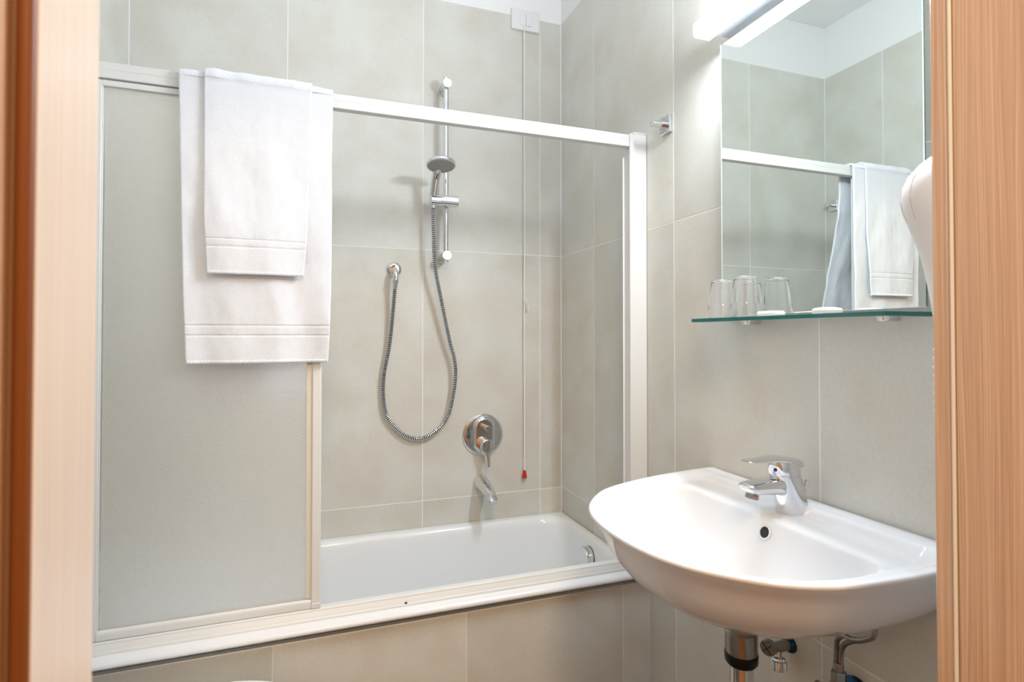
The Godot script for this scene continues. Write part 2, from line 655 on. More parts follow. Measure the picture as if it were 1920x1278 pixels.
# ---------------------------------------------------------------- shower enclosure
func build_enclosure() -> void:
	var t := thing("shower_enclosure", "white framed bath enclosure with a frosted sliding door", "shower screen", Vector3(-0.72, 0.52, 0.57))
	var o := t.position
	var sh := func(pts: Array) -> Array:
		var r := []
		for p in pts:
			r.append([p[0] - o.z, p[1] - o.y])
		return r
	# head rail with a fine groove along its face
	var g := Geo.new()
	g.prism_x(sh.call([[0.569, 1.7425], [0.5895, 1.7425], [0.5905, 1.7435], [0.5905, 1.7597], [0.5899, 1.7600], [0.5899, 1.7606], [0.5905, 1.7609], [0.5905, 1.7755], [0.5895, 1.7765], [0.569, 1.7765]]), LEFT + 0.002 - o.x, -0.0585 - o.x)
	part("head_rail", g, M.frame, t)
	# wall posts
	g = Geo.new()
	g.box(Vector3(-0.0565, 0.52, 0.552) - o, Vector3(-0.001, 1.7815, 0.5905) - o, 0.0015)
	var post := part("wall_post", g, M.frame, t)
	g = Geo.new()
	g.box(Vector3(-0.046, 1.7815, 0.552) - o, Vector3(-0.001, 1.7865, 0.5905) - o, 0.001)
	part("cap", g, M.frame, post)
	g = Geo.new()
	g.box(Vector3(-0.0605, 0.565, 0.5545) - o, Vector3(-0.0565, 1.72, 0.5585) - o, 0.0008)
	part("seal_strip", g, M.plastic, post)
	g = Geo.new()
	g.box(Vector3(LEFT + 0.001, 0.5635, 0.556) - o, Vector3(LEFT + 0.04, 1.742, 0.5905) - o, 0.0015)
	part("wall_post", g, M.frame, t)
	# bottom track
	g = Geo.new()
	g.prism_x(sh.call([[0.572, 0.5195], [0.604, 0.5195], [0.604, 0.5405], [0.5995, 0.5463], [0.5985, 0.5467], [0.5982, 0.5478], [0.5928, 0.5572], [0.592, 0.5572], [0.5918, 0.5592], [0.5906, 0.5618], [0.5885, 0.5633], [0.572, 0.5628]]), LEFT + 0.001 - o.x, -0.001 - o.x)
	var tr := part("bottom_track", g, M.frame, t)
	# rounded sill in front of it
	g = Geo.new()
	g.prism_x(sh.call([[0.604, 0.5195], [0.6195, 0.5195], [0.6215, 0.5215], [0.6222, 0.5245], [0.6213, 0.5282], [0.6185, 0.5318], [0.614, 0.5347], [0.609, 0.5372], [0.604, 0.5405]]), LEFT + 0.001 - o.x, -0.001 - o.x)
	part("sill", g, M.frame_sill, t)
	g = Geo.new()
	g.box(Vector3(-0.6985, 0.5445, 0.5965) - o, Vector3(-0.6915, 0.5475, 0.6005) - o, 0.0004)
	g.box(Vector3(-0.6962, 0.547, 0.5965) - o, Vector3(-0.6938, 0.5493, 0.5995) - o, 0.0003)
	part("drain_clip", g, M.dark, tr)
	# sliding door, pushed to the left
	var z0 := 0.5745
	var z1 := 0.5895
	g = Geo.new()
	g.box(Vector3(-1.328, 0.577, 0.579) - o, Vector3(-0.915, 1.7285, 0.584) - o, 0.0005)
	var d := part("sliding_door", g, M.frosted, t)
	d.set_meta("label", "frosted glass sliding door pushed to the left")
	g = Geo.new()
	g.box(Vector3(-1.352, 0.564, z0) - o, Vector3(-1.3325, 1.7385, z1) - o, 0.0015)
	g.box(Vector3(-1.3325, 0.586, 0.585) - o, Vector3(-1.3305, 1.726, 0.5885) - o, 0.0008)
	part("stile", g, M.frame, d)
	g = Geo.new()
	g.box(Vector3(-0.913, 0.5665, z0) - o, Vector3(-0.8925, 1.7385, z1) - o, 0.0022)
	part("stile", g, M.frame, d)
	g = Geo.new()
	g.box(Vector3(-0.9255, 0.586, 0.5842) - o, Vector3(-0.913, 1.7265, 0.5858) - o, 0.0006)
	var lip := part("glazing_bead", g, M.stained, d)  # plain beige lip beside the right stile
	lip.set_meta("label", "beige glazing bead")
	g = Geo.new()
	g.prism_x(sh.call([[z0, 0.5642], [z1, 0.5642], [z1 + 0.0005, 0.5655], [z1 + 0.0005, 0.577], [z1 - 0.001, 0.5812], [z1 - 0.0035, 0.584], [z0, 0.5842]]), -1.3325 - o.x, -0.913 - o.x)
	part("door_rail", g, M.frame, d)
	g = Geo.new()
	g.prism_x(sh.call([[z0, 1.7265], [z1 - 0.001, 1.7265], [z1, 1.728], [z1, 1.7378], [z1 - 0.001, 1.7386], [z0, 1.7386]]), -1.3325 - o.x, -0.913 - o.x)
	part("door_rail", g, M.frame, d)
	g = Geo.new()
	g.box(Vector3(-0.9125, 0.5635, 0.5895) - o, Vector3(-0.893, 0.576, 0.5915) - o, 0.0012)
	part("corner_block", g, M.frame, d)


# ---------------------------------------------------------------- towels
var fold_noise: FastNoiseLite


func fold(x: float, y: float) -> float:
	var d := clampf((1.765 - y) / 0.62, 0.0, 1.0)
	return d * (0.0045 * sin(x * 30.0 + 1.2) + 0.0028 * sin(x * 61.0 + y * 4.0 + 0.4)) + fold_noise.get_noise_2d(x * 9.0, y * 6.0) * 0.004 * minf(1.0, d * 4.0)


func lerp_table(tb: Array, y: float) -> float:   # [[y, value] ...] with y falling
	for i in tb.size() - 1:
		if y >= tb[i + 1][0]:
			return lerpf(tb[i][1], tb[i + 1][1], clampf((tb[i][0] - y) / (tb[i][0] - tb[i + 1][0]), 0.0, 1.0))
	return tb[tb.size() - 1][1]


func drape(called: String, label: String, le: Array, ri: Array, yb: float, yb_back: float, lift: float, grooves: Array, th: float, le_b: Array, ri_b: Array, zback: float) -> void:
	var t := thing(called, label, "towel", Vector3((le[0][1] + ri[0][1]) * 0.5, yb, 0.6), "towels hung over the bath enclosure")
	var o := t.position
	# samples down the front, over the rail and down the back: [height, z, normal y, normal z, which]
	var zf := 0.6025 + lift
	var zb := 0.545 - lift
	var yt := 1.7795 + lift
	var rr := 0.014 + lift
	var path := []
	var ys := []
	var y := yb
	while y < yt - rr:
		ys.append(y)
		y += 0.011
	for gy in grooves:
		for q in [-0.003, -0.0015, 0.0, 0.0015, 0.003]:
			ys.append(gy + q)
	ys.sort()
	for yy in ys:
		path.append([yy, zf, 0.0, 1.0, 0])
	for k in 7:
		var a := PI / 2 * k / 6.0
		path.append([yt - rr + sin(a) * rr, zf - rr + cos(a) * rr, sin(a), cos(a), 1])
	for k in 3:
		path.append([yt, lerpf(zf - rr, zb + rr, (k + 1) / 4.0), 1.0, 0.0, 1])
	for k in 7:
		var a := PI / 2 * (1.0 - k / 6.0)
		path.append([yt - rr + sin(a) * rr, zb + rr - cos(a) * rr, sin(a), -cos(a), 1])
	y = yt - rr - 0.014
	while y > yb_back:
		path.append([y, lerpf(zb, zback, smoothstep(yt, yb_back, y)), 0.0, -1.0, 2])
		y -= 0.016
	var nu := 64
	var g := Geo.new()
	var np := path.size()
	var at := func(u: float, q: Array, side: float) -> Vector3:
		var l := lerp_table(le if q[4] < 2 else le_b, q[0])
		var r := lerp_table(ri if q[4] < 2 else ri_b, q[0])
		var x := lerpf(l, r, u)
		var n := Vector3(0, q[2], q[3])
		var w := (fold(x, q[0]) + (lift * 1.1 * smoothstep(1.6, 1.35, q[0]) if lift > 0.0 else 0.0)) if q[4] == 0 else 0.0
		if q[4] == 1:
			w = fold_noise.get_noise_2d(x * 14.0, 3.0 + lift * 300.0) * 0.0025 + 0.002
		if q[4] == 2:
			w = fold(x + 0.3, q[0]) * 1.6
		var e := 2.0 * minf(u, 1.0 - u) / 0.012
		var thick := th * (0.35 + 0.65 * sqrt(clampf(e, 0.0, 1.0)))
		if side > 0.0 and q[4] == 0:
			for gy in grooves:
				thick -= 0.0034 * maxf(0.0, 1.0 - absf(q[0] - gy) / 0.0026)
		return Vector3(x, q[0], q[1]) + n * (w + side * thick) - o
	var us := [0.0, 0.004, 0.012]
	for k in nu:
		us.append(lerpf(0.02, 0.98, k / float(nu - 1)))
	us.append_array([0.988, 0.996, 1.0])
	var cols := us.size()
	for u in us:
		for q in path:
			g.add(at.call(u, q, 0.5))
		for q in path:
			g.add(at.call(u, q, -0.5))
	for i in cols - 1:
		var a := i * np * 2
		var b := a + np * 2
		for j in np - 1:
			g.quad(a + j, b + j, b + j + 1, a + j + 1)
			g.quad(a + np + j, a + np + j + 1, b + np + j + 1, b + np + j)
		g.quad(a, a + np, b + np, b)
		g.quad(a + np - 1, b + np - 1, b + 2 * np - 1, a + 2 * np - 1)
	for i in [0, cols - 1]:
		var a: int = i * np * 2
		for j in np - 1:
			if i == 0:
				g.quad(a + j, a + j + 1, a + np + j + 1, a + np + j)
			else:
				g.quad(a + j, a + np + j, a + np + j + 1, a + j + 1)
	g.orient(0)
	part("cloth", g, M.terry, t, 70.0)
	# stitched hem along the lower front edge
	g = Geo.new()
	var pts := []
	var rad := []
	var n := 120
	for k in n:
		var u := lerpf(0.006, 0.994, k / float(n - 1))
		var q := [yb + 0.003, zf, 0.0, 1.0, 0]
		pts.append(at.call(u, q, 0.0))
		rad.append(th * 0.5 + (0.0016 if k % 2 else 0.0004))
	g.tube(pts, rad, 10)
	part("hem", g, M.hem, t, 50.0)


func build_towels() -> void:
	fold_noise = noise(17, 1.0, 3)
	drape("bath_towel", "large white bath towel hung over the enclosure rail, under the small one", [[1.79, -1.190], [1.6, -1.186], [1.28, -1.1775], [1.14, -1.171]], [[1.79, -0.8695], [1.62, -0.8725], [1.485, -0.8715], [1.3, -0.8725], [1.2, -0.8755], [1.138, -0.8785]], 1.1385, 1.02, 0.0, [1.2215, 1.1995], 0.0075, [[1.79, -1.19], [1.02, -1.17]], [[1.79, -0.8695], [1.7, -0.882], [1.3, -0.892], [1.02, -0.895]], 0.43)
	drape("hand_towel", "small white hand towel laid over the larger bath towel", [[1.80, -1.139], [1.6, -1.138], [1.46, -1.137], [1.334, -1.1295]], [[1.80, -0.9165], [1.55, -0.9225], [1.44, -0.9255], [1.334, -0.9325]], 1.335, 1.64, 0.0085, [1.4115, 1.3945], 0.006, [[1.80, -1.139], [1.4, -1.13]], [[1.80, -0.9165], [1.4, -0.93]], 0.52)


# ---------------------------------------------------------------- shower
func catmull(p: Array, step: float) -> Array:
	var fine := []
	for i in p.size() - 1:
		var a: Vector3 = p[maxi(i - 1, 0)]
		var b: Vector3 = p[i]
		var c: Vector3 = p[i + 1]
		var d: Vector3 = p[mini(i + 2, p.size() - 1)]
		for k in 24:
			fine.append(b.cubic_interpolate(c, a, d, k / 24.0))
	fine.append(p[p.size() - 1])
	var out := [fine[0]]
	var left := step
	for i in fine.size() - 1:
		var a: Vector3 = fine[i]
		var b: Vector3 = fine[i + 1]
		var l := a.distance_to(b)
		var s := left
		while s <= l:
			out.append(a.lerp(b, s / l))
			s += step
		left = s - l
	return out


func build_shower() -> void:
	# slide bar
	var t := thing("shower_rail", "vertical chrome slide bar for the hand shower on the back wall", "shower rail", Vector3(-0.473, 1.45, 0))
	var o := t.position
	var g := Geo.new()
	g.cyl(Vector3(-0.473, 1.455, 0.06) - o, Vector3(-0.473, 2.108, 0.06) - o, 0.0092, 24)
	part("bar", g, M.chrome, t)
	for y in [2.0815, 1.478]:
		g = Geo.new()
		g.lathe([[0.0, 0.0], [0.0185, 0.0], [0.0185, 0.005], [0.0165, 0.007], [0.0165, 0.078], [0.0157, 0.08], [0.0, 0.08]], Vector3(-0.473, y, 0.0005) - o, Vector3(0, 0, 1), 32)
		part("bracket", g, M.chrome, t)
	g = Geo.new()
	g.lathe([[0.0, 0.0], [0.0195, 0.0], [0.0205, 0.001], [0.0205, 0.034], [0.0198, 0.035], [0.0205, 0.036], [0.0205, 0.095], [0.0195, 0.096], [0.0, 0.096]], Vector3(-0.532, 1.6655, 0.0805) - o, Vector3(1, 0.02, 0), 32)
	var sl := part("slider", g, M.chrome, t)
	g = Geo.new()
	g.lathe([[0.0, 0.0], [0.011, 0.0], [0.0135, 0.05], [0.0, 0.05]], Vector3(-0.5225, 1.640, 0.0775) - o, Vector3(0.0, 0.9, 0.1), 20)
	part("holder_socket", g, M.chrome, sl)
	# hand shower
	t = thing("hand_shower", "chrome hand shower with a round grey spray face, resting in its holder", "shower head", Vector3(-0.524, 1.69, 0.098))
	o = t.position
	var path := [Vector3(-0.5225, 1.668, 0.079), Vector3(-0.522, 1.70, 0.094), Vector3(-0.5205, 1.73, 0.108), Vector3(-0.5185, 1.752, 0.121), Vector3(-0.517, 1.764, 0.138), Vector3(-0.516, 1.771, 0.16)]
	for i in path.size():
		path[i] -= o
	g = Geo.new()
	g.tube(path, [0.0122, 0.0132, 0.0142, 0.015, 0.0148, 0.012], 20)
	part("handle", g, M.chrome, t)
	g = Geo.new()
	var fwd := Vector3(0.0, -0.975, 0.22)
	var hc := Vector3(-0.5145, 1.7655, 0.168) - o
	g.lathe([[0.0, -0.016], [0.02, -0.0155], [0.035, -0.0125], [0.044, -0.008], [0.0485, -0.003], [0.0495, 0.001], [0.0485, 0.0045], [0.0455, 0.006], [0.0, 0.006]], hc, fwd, 40)
	var hd := part("head", g, M.chrome, t)
	g = Geo.new()
	g.lathe([[0.0, 0.006], [0.045, 0.006], [0.0445, 0.0075], [0.0, 0.0082]], hc, fwd, 40)
	part("spray_face", g, M.nozzle, hd)
	g = Geo.new()
	var fx := Vector3.RIGHT
	var fz := fwd.normalized().cross(fx)
	for ring in [[0.012, 8], [0.022, 14], [0.031, 20], [0.0395, 26]]:
		for k in ring[1]:
			var a: float = TAU * k / ring[1]
			var p: Vector3 = hc + fwd.normalized() * 0.0075 + (fx * cos(a) + fz * sin(a)) * ring[0]
			g.lathe([[0.0015, 0.0], [0.0011, 0.0018], [0.0, 0.0018]], p, fwd, 6)
	var nz := part("nozzles", g, M.grey, hd)
	nz.set_meta("kind", "stuff")
	# wall outlet
	t = thing("hose_outlet", "round chrome wall outlet where the shower hose begins", "wall outlet", Vector3(-0.644, 1.4305, 0))
	g = Geo.new()
	g.lathe([[0.0, 0.0005], [0.0255, 0.0005], [0.0265, 0.002], [0.025, 0.006], [0.018, 0.0105], [0.0145, 0.012], [0.0, 0.012]], Vector3.ZERO, Vector3(0, 0, 1), 36)
	part("rosette", g, M.chrome, t)
	g = Geo.new()
	var ep := []
	for k in 9:
		var a := PI / 2 * k / 8.0
		ep.append(Vector3(-0.0003, -0.026 + 0.026 * cos(a) - 0.004, 0.019 + 0.026 * sin(a)))
	ep.insert(0, Vector3(0, -0.004, 0.008))
	ep.append(Vector3(-0.0008, -0.043, 0.045))
	g.tube(ep, 0.0095, 18)
	part("elbow", g, M.chrome, t)
	# hose
	t = thing("shower_hose", "long ribbed metal shower hose hanging in a loop", "hose", Vector3(-0.646, 1.374, 0.045))
	o = t.position
	var pp := [Vector3(-0.646, 1.376, 0.045), Vector3(-0.651, 1.289, 0.03), Vector3(-0.662, 1.167, 0.022), Vector3(-0.68, 1.063, 0.018), Vector3(-0.681, 0.98, 0.018), Vector3(-0.665, 0.915, 0.018), Vector3(-0.615, 0.857, 0.018), Vector3(-0.564, 0.838, 0.02), Vector3(-0.513, 0.852, 0.022), Vector3(-0.46, 0.906, 0.026), Vector3(-0.438, 0.991, 0.03), Vector3(-0.431, 1.067, 0.034), Vector3(-0.438, 1.124, 0.037), Vector3(-0.455, 1.182, 0.042), Vector3(-0.492, 1.344, 0.055), Vector3(-0.512, 1.436, 0.065), Vector3(-0.5185, 1.527, 0.072), Vector3(-0.5225, 1.645, 0.077)]
	for i in pp.size():
		pp[i] -= o
	var fine := catmull(pp, 0.00106)
	var rad := []
	for i in fine.size():
		rad.append([0.0054, 0.0054, 0.0073, 0.0078, 0.0078, 0.0073][i % 6])
	g = Geo.new()
	g.tube(fine, rad, 10)
	part("sleeve", g, M.chrome, t, 30.0)
	g = Geo.new()
	g.tube(catmull(pp, 0.01), 0.0061, 12)
	part("core", g, M.hose_core, t)
	g = Geo.new()
	g.lathe([[0.009, 0.0], [0.0115, 0.001], [0.0115, 0.013], [0.009, 0.016], [0.0085, 0.03], [0.0, 0.03]], Vector3(0.0, 0.016, 0.0005), Vector3(-0.03, -1, -0.1), 8)
	part("coupling_nut", g, M.chrome, t)


func build_mixer() -> void:
	var t := thing("shower_mixer", "round chrome bath mixer with a pointed lever on the back wall", "mixer tap", Vector3(-0.3195, 0.8345, 0))
	var g := Geo.new()
	g.lathe([[0.0, 0.0005], [0.0755, 0.0005], [0.077, 0.002], [0.0765, 0.005], [0.073, 0.0085], [0.066, 0.0105], [0.0, 0.0115]], Vector3.ZERO, Vector3(0, 0, 1), 56)
	part("plate", g, M.chrome, t, 25.0)
	# raised capsule
	var rings := []
	for q in [[0.040, 0.009], [0.0395, 0.017], [0.038, 0.021], [0.035, 0.0235], [0.030, 0.0245]]:
		var r := PackedVector3Array()
		for i in 48:
			var a := TAU * i / 48
			r.append(Vector3(cos(a) * q[0], sin(a) * q[0] + (0.027 if sin(a) > 0 else -0.027), q[1]))
		rings.append(r)
	g = Geo.new()
	g.loft(rings)
	part("capsule", g, M.chrome, t, 30.0)
	g = Geo.new()
	g.lathe([[0.0085, 0.0], [0.0085, 0.014], [0.0072, 0.0155], [0.0072, 0.030], [0.0085, 0.0315], [0.0085, 0.0365], [0.007, 0.0385], [0.0, 0.039]], Vector3(0.001, 0.032, 0.023), Vector3(0, 0, 1), 24)
	part("diverter_knob", g, M.chrome, t)
	# lever: round cap that narrows into a blade pointing down
	rings = []
	for q in [[1.0, 0.024], [1.0, 0.052], [0.97, 0.0555], [0.9, 0.0575]]:
		var r := PackedVector3Array()
		for i in 40:
			var a := TAU * i / 40
			r.append(Vector3(cos(a) * 0.0235 * q[0], -0.033 + sin(a) * 0.0235 * q[0], q[1]))
		rings.append(r)
	g = Geo.new()
	g.loft(rings)
	part("lever_hub", g, M.chrome, t, 30.0)
	# keyhole-shaped front: round on the hub, then a blade that leans outwards
	var key := PackedVector2Array()
	for k in 25:
		var a := deg_to_rad(lerpf(-52.0, 232.0, k / 24.0))
		key.append(Vector2(cos(a) * 0.0245, -0.033 + sin(a) * 0.0245))
	for q in [[-0.0118, -0.060], [-0.0098, -0.070], [-0.0090, -0.085], [-0.0086, -0.098], [-0.0066, -0.1045], [-0.003, -0.1075], [0.003, -0.1075], [0.0066, -0.1045], [0.0086, -0.098], [0.0090, -0.085], [0.0098, -0.070], [0.0118, -0.060]]:
		key.append(Vector2(q[0], q[1]))
	rings = []
	for q in [[0.0012, 0.0500], [0.0, 0.0512], [0.0, 0.0575], [0.0014, 0.0592], [0.0034, 0.0600]]:
		var r := PackedVector3Array()
		for p in key:
			var c := Vector2(0, clampf(p.y, -0.1, -0.033))
			var e: Vector2 = p - (p - c).normalized() * float(q[0])
			r.append(Vector3(e.x, e.y, q[1] + maxf(0.0, -0.045 - p.y) * 0.2))
		rings.append(r)
	g = Geo.new()
	g.loft(rings)
	part("lever", g, M.chrome, t, 50.0)
	# bath spout
	t = thing("bath_spout", "tapered chrome bath spout below the round mixer", "spout", Vector3(-0.328, 0.664, 0))
	rings = []
	for s in [[0.0005, 0.0, 0.0245, 0.0255], [0.004, 0.0, 0.0255, 0.0265], [0.03, -0.001, 0.0250, 0.0245], [0.07, -0.005, 0.0225, 0.0205], [0.11, -0.013, 0.0195, 0.0165], [0.14, -0.022, 0.0175, 0.0135], [0.156, -0.029, 0.016, 0.0105], [0.162, -0.033, 0.0135, 0.007]]:
		var r := PackedVector3Array()
		for i in 32:
			var a := TAU * i / 32
			r.append(Vector3(signf(cos(a)) * pow(absf(cos(a)), 0.8) * s[2], s[1] + signf(sin(a)) * pow(absf(sin(a)), 0.85) * s[3], s[0]))
		rings.append(r)
	g = Geo.new()
	g.loft(rings)
	var body := part("spout_body", g, M.chrome, t, 45.0)
	g = Geo.new()
	g.lathe([[0.0, 0.0], [0.011, 0.0], [0.0105, 0.013], [0.009, 0.014], [0.0, 0.011]], Vector3(0, -0.028, 0.146), Vector3(0, -0.9, 0.15), 20)
	part("outlet", g, M.chrome, body)


func build_cord() -> void:
	var t := thing("alarm_switch", "white pull switch plate where wall tiles end below the plaster", "switch", Vector3(-0.1533, 2.4, 0))
	var plate := part("plate", bx(Vector3(-0.056, -0.0395, -0.001), Vector3(0.056, 0.0395, 0.011), 0.002), M.plastic, t)
	part("rocker", bx(Vector3(-0.022, -0.0225, 0.010), Vector3(0.0, 0.0225, 0.0135), 0.001), M.plastic, plate)
	part("rocker", bx(Vector3(0.001, -0.0225, 0.010), Vector3(0.023, 0.0225, 0.0135), 0.001), M.plastic, plate)
	t = thing("pull_cord", "thin white alarm pull cord with a red bob hanging down the back wall", "pull cord", Vector3(-0.1605, 0.69, 0.0145))
	var g := Geo.new()
	var p := []
	for k in 40:
		var y := lerpf(2.392, 0.69, k / 39.0)
		p.append(Vector3(0.0003 * sin(y * 9.0) + 0.0003, y - 0.69, 0.0008 * sin(y * 5.0)))
	g.tube(p, 0.0022, 8)
	part("cord", g, M.cord, t)
	g = Geo.new()
	var l := [Vector3(-0.001, 0.648, 0.002), Vector3(0.003, 0.652, 0.004), Vector3(0.008, 0.643, 0.005), Vector3(0.014, 0.625, 0.004), Vector3(0.0165, 0.61, 0.003), Vector3(0.0145, 0.602, 0.002), Vector3(0.0105, 0.607, 0.002), Vector3(0.0085, 0.62, 0.003), Vector3(0.0045, 0.638, 0.004), Vector3(0.0, 0.645, 0.003)]
	g.tube(catmull(l, 0.002), 0.0017, 8)
	g.lathe([[0.0, -0.004], [0.0035, -0.002], [0.0035, 0.002], [0.0, 0.004]], Vector3(0.0, 0.646, 0.001), Vector3(0.3, 1, 0), 10)
	part("knot", g, M.cord, t)
	g = Geo.new()
	g.lathe([[0.0, 0.0], [0.004, 0.0], [0.0055, -0.003], [0.0095, -0.025], [0.009, -0.028], [0.0065, -0.030], [0.0, -0.030]], Vector3(0.0003, 0.004, 0), Vector3(0, 1, 0), 16)
	part("bob", g, M.red, t)


func build_hook() -> void:
	var t := thing("robe_hook", "small square chrome robe hook on the right wall by the screen post", "hook", Vector3(0, 1.7745, 0.692), "square robe hooks")
	part("plate", bx(Vector3(-0.011, -0.0245, -0.0225), Vector3(-0.0002, 0.0245, 0.0225), 0.0012), M.chrome, t)
	var g := Geo.new()
	g.lathe([[0.0, 0.0], [0.0085, 0.0], [0.0085, 0.036], [0.0088, 0.0362], [0.0105, 0.037], [0.0105, 0.0405], [0.0098, 0.0412], [0.0, 0.0412]], Vector3(-0.0105, 0, 0), Vector3(-1, 0, 0), 24)
	part("peg", g, M.chrome, t)
	var c := t.duplicate()
	c.name = numbered("robe_hook")
	add_child(c)
	c.position = Vector3(LEFT, 1.803, 0.048)
	c.rotation.y = PI
	c.set_meta("label", "small square chrome robe hook on the left wall, seen in the mirror beside the towels")


func build_mirror() -> void:
	var t := thing("wall_mirror", "rectangular frameless mirror above the glass shelf", "mirror", Vector3(-0.035, 1.243, 1.168))
	part("glass", bx(Vector3(0, 0, -0.2245), Vector3(0.004, 0.622, 0.2245), 0.0008), M.mirror, t, 10.0)
	part("edge", bx(Vector3(0.001, 0.0005, -0.2247), Vector3(0.0038, 0.6215, 0.2247), 0.0004), M.teal, t)
	part("edge_glint", bx(Vector3(-0.0004, 0.0, -0.2247), Vector3(0.0002, 0.622, -0.2222), 0.0002), M.edge_glint, t)  # light-coloured strip standing in for the gleam along the left mirror edge
	part("backing", bx(Vector3(0.005, 0.03, -0.16), Vector3(0.0348, 0.6, 0.16), 0.001), M.grey, t)
	t = thing("mirror_lamp", "bright white strip lamp along the top of the mirror", "lamp", Vector3(-0.05, 1.88, 1.1675))
	var g := Geo.new()
	g.box(Vector3(-0.049, -0.0015, -0.2425), Vector3(-0.001, 0.0335, 0.2425), 0.005)
	part("diffuser", g, M.lamp, t)
	part("housing", bx(Vector3(-0.001, 0.002, -0.22), Vector3(0.0498, 0.030, 0.22), 0.002), M.lamp_metal, t)


func build_shelf() -> void:
	var t := thing("glass_shelf", "clear glass shelf with a teal edge below the mirror", "shelf", Vector3(0, 1.2285, 1.168))
	part("pane", bx(Vector3(-0.119, 0, -0.221), Vector3(-0.0004, 0.008, 0.221), 0.0006), M.pane, t)
	var g := Geo.new()
	g.box(Vector3(-0.1202, 0.0004, -0.2222), Vector3(-0.119, 0.0076, 0.2222), 0.0004)
	g.box(Vector3(-0.119, 0.0004, -0.2222), Vector3(-0.0004, 0.0076, -0.221), 0.0004)
	g.box(Vector3(-0.119, 0.0004, 0.221), Vector3(-0.0004, 0.0076, 0.2222), 0.0004)
	part("polished_edge", g, M.teal, t)
	for z in [-0.1445, 0.158]:
		g = Geo.new()
		g.lathe([[0.0, -0.0055], [0.0105, -0.0055], [0.0115, -0.0045], [0.0115, -0.0028], [0.0125, -0.0024], [0.0125, -0.0002], [0.0, -0.0002]], Vector3(-0.035, 0, z), Vector3(0, 1, 0), 24)
		g.cyl(Vector3(-0.035, -0.0033, z), Vector3(-0.0003, -0.0033, z), 0.0026, 10)
		part("clamp", g, M.chrome, t)
	var proto: Node3D
	var spots := [[-0.0735, 0.9885, "upturned clear tumbler on the glass shelf, nearest the bath"], [-0.0775, 1.0625, "upturned clear tumbler on the glass shelf, nearer the soaps"]]
	for s in spots:
		var at := Vector3(s[0], 1.2368, s[1])
		if proto == null:
			proto = thing("drinking_glass", s[2], "glass", at, "upturned tumblers on the glass shelf")
			g = Geo.new()
			g.lathe([[0.0, 0.0795], [0.0165, 0.0805], [0.0178, 0.0825], [0.0195, 0.0835], [0.0212, 0.082], [0.0222, 0.078], [0.0258, 0.033], [0.0272, 0.0285], [0.0285, 0.024], [0.031, 0.0012], [0.0306, 0.0], [0.0294, 0.0006], [0.0270, 0.024], [0.0243, 0.033], [0.0207, 0.076], [0.0195, 0.0782], [0.0, 0.0772]], Vector3.ZERO, Vector3(0, 1, 0), 40)
			part("cup", g, M.glass, proto, 45.0)
		else:
			var c := proto.duplicate()
			c.name = numbered("drinking_glass")
			add_child(c)
			c.position = at
			c.set_meta("label", s[2])
	t = thing("soap", "small wrapped white soap on the shelf in front of the tumblers", "soap", Vector3(-0.0795, 1.2367, 1.1325), "soaps on the glass shelf")
	t.rotation.y = 0.1
	part("bar", bx(Vector3(-0.014, 0, -0.0235), Vector3(0.014, 0.010, 0.0235), 0.0035), M.soap, t)
	t = thing("soap", "small wrapped white soap lying in the middle of the shelf", "soap", Vector3(-0.083, 1.2367, 1.261), "soaps on the glass shelf")
	g = Geo.new()
	g.lathe([[0.0, 0.0], [0.021, 0.0], [0.023, 0.002], [0.0235, 0.006], [0.021, 0.0095], [0.012, 0.011], [0.0, 0.0112]], Vector3.ZERO, Vector3(0, 1, 0), 28)
	part("bar", g, M.soap, t)


# ---------------------------------------------------------------- basin
func polar(poly: Array, c: Vector2, a: float) -> float:
	# distance from c to a star-shaped outline of (x, z) points along angle a
	var d := Vector2(cos(a), sin(a))
	var best := 0.0
	for i in poly.size():
		var p: Vector2 = poly[i] - c
		var q: Vector2 = poly[(i + 1) % poly.size()] - c
		var e := q - p
		var den := d.cross(e)
		if absf(den) < 1e-9:
			continue
		var s := p.cross(e) / den
		var u := p.cross(d) / den
		if s > 0.0 and u >= -1e-6 and u <= 1.000001:
			best = maxf(best, s)
	return best


func outline(half: Array) -> Array:   # [[x, half width] ...] from the wall to the front -> a smooth closed outline
	var l := []
	for h in half:
		l.append(Vector3(h[0], 0, h[1]))
	for i in range(half.size() - 1, -1, -1):
		if half[i][1] > 1e-6:
			l.append(Vector3(half[i][0], 0, -half[i][1]))
	var out := []
	for i in l.size() - 1:
		var a: Vector3 = l[maxi(i - 1, 0)]
		var d: Vector3 = l[mini(i + 2, l.size() - 1)]
		for k in 6:
			var p: Vector3 = l[i].cubic_interpolate(l[i + 1], a, d, k / 6.0)
			out.append(Vector2(p.x, p.z))
	out.append(Vector2(l[l.size() - 1].x, l[l.size() - 1].z))
	return out


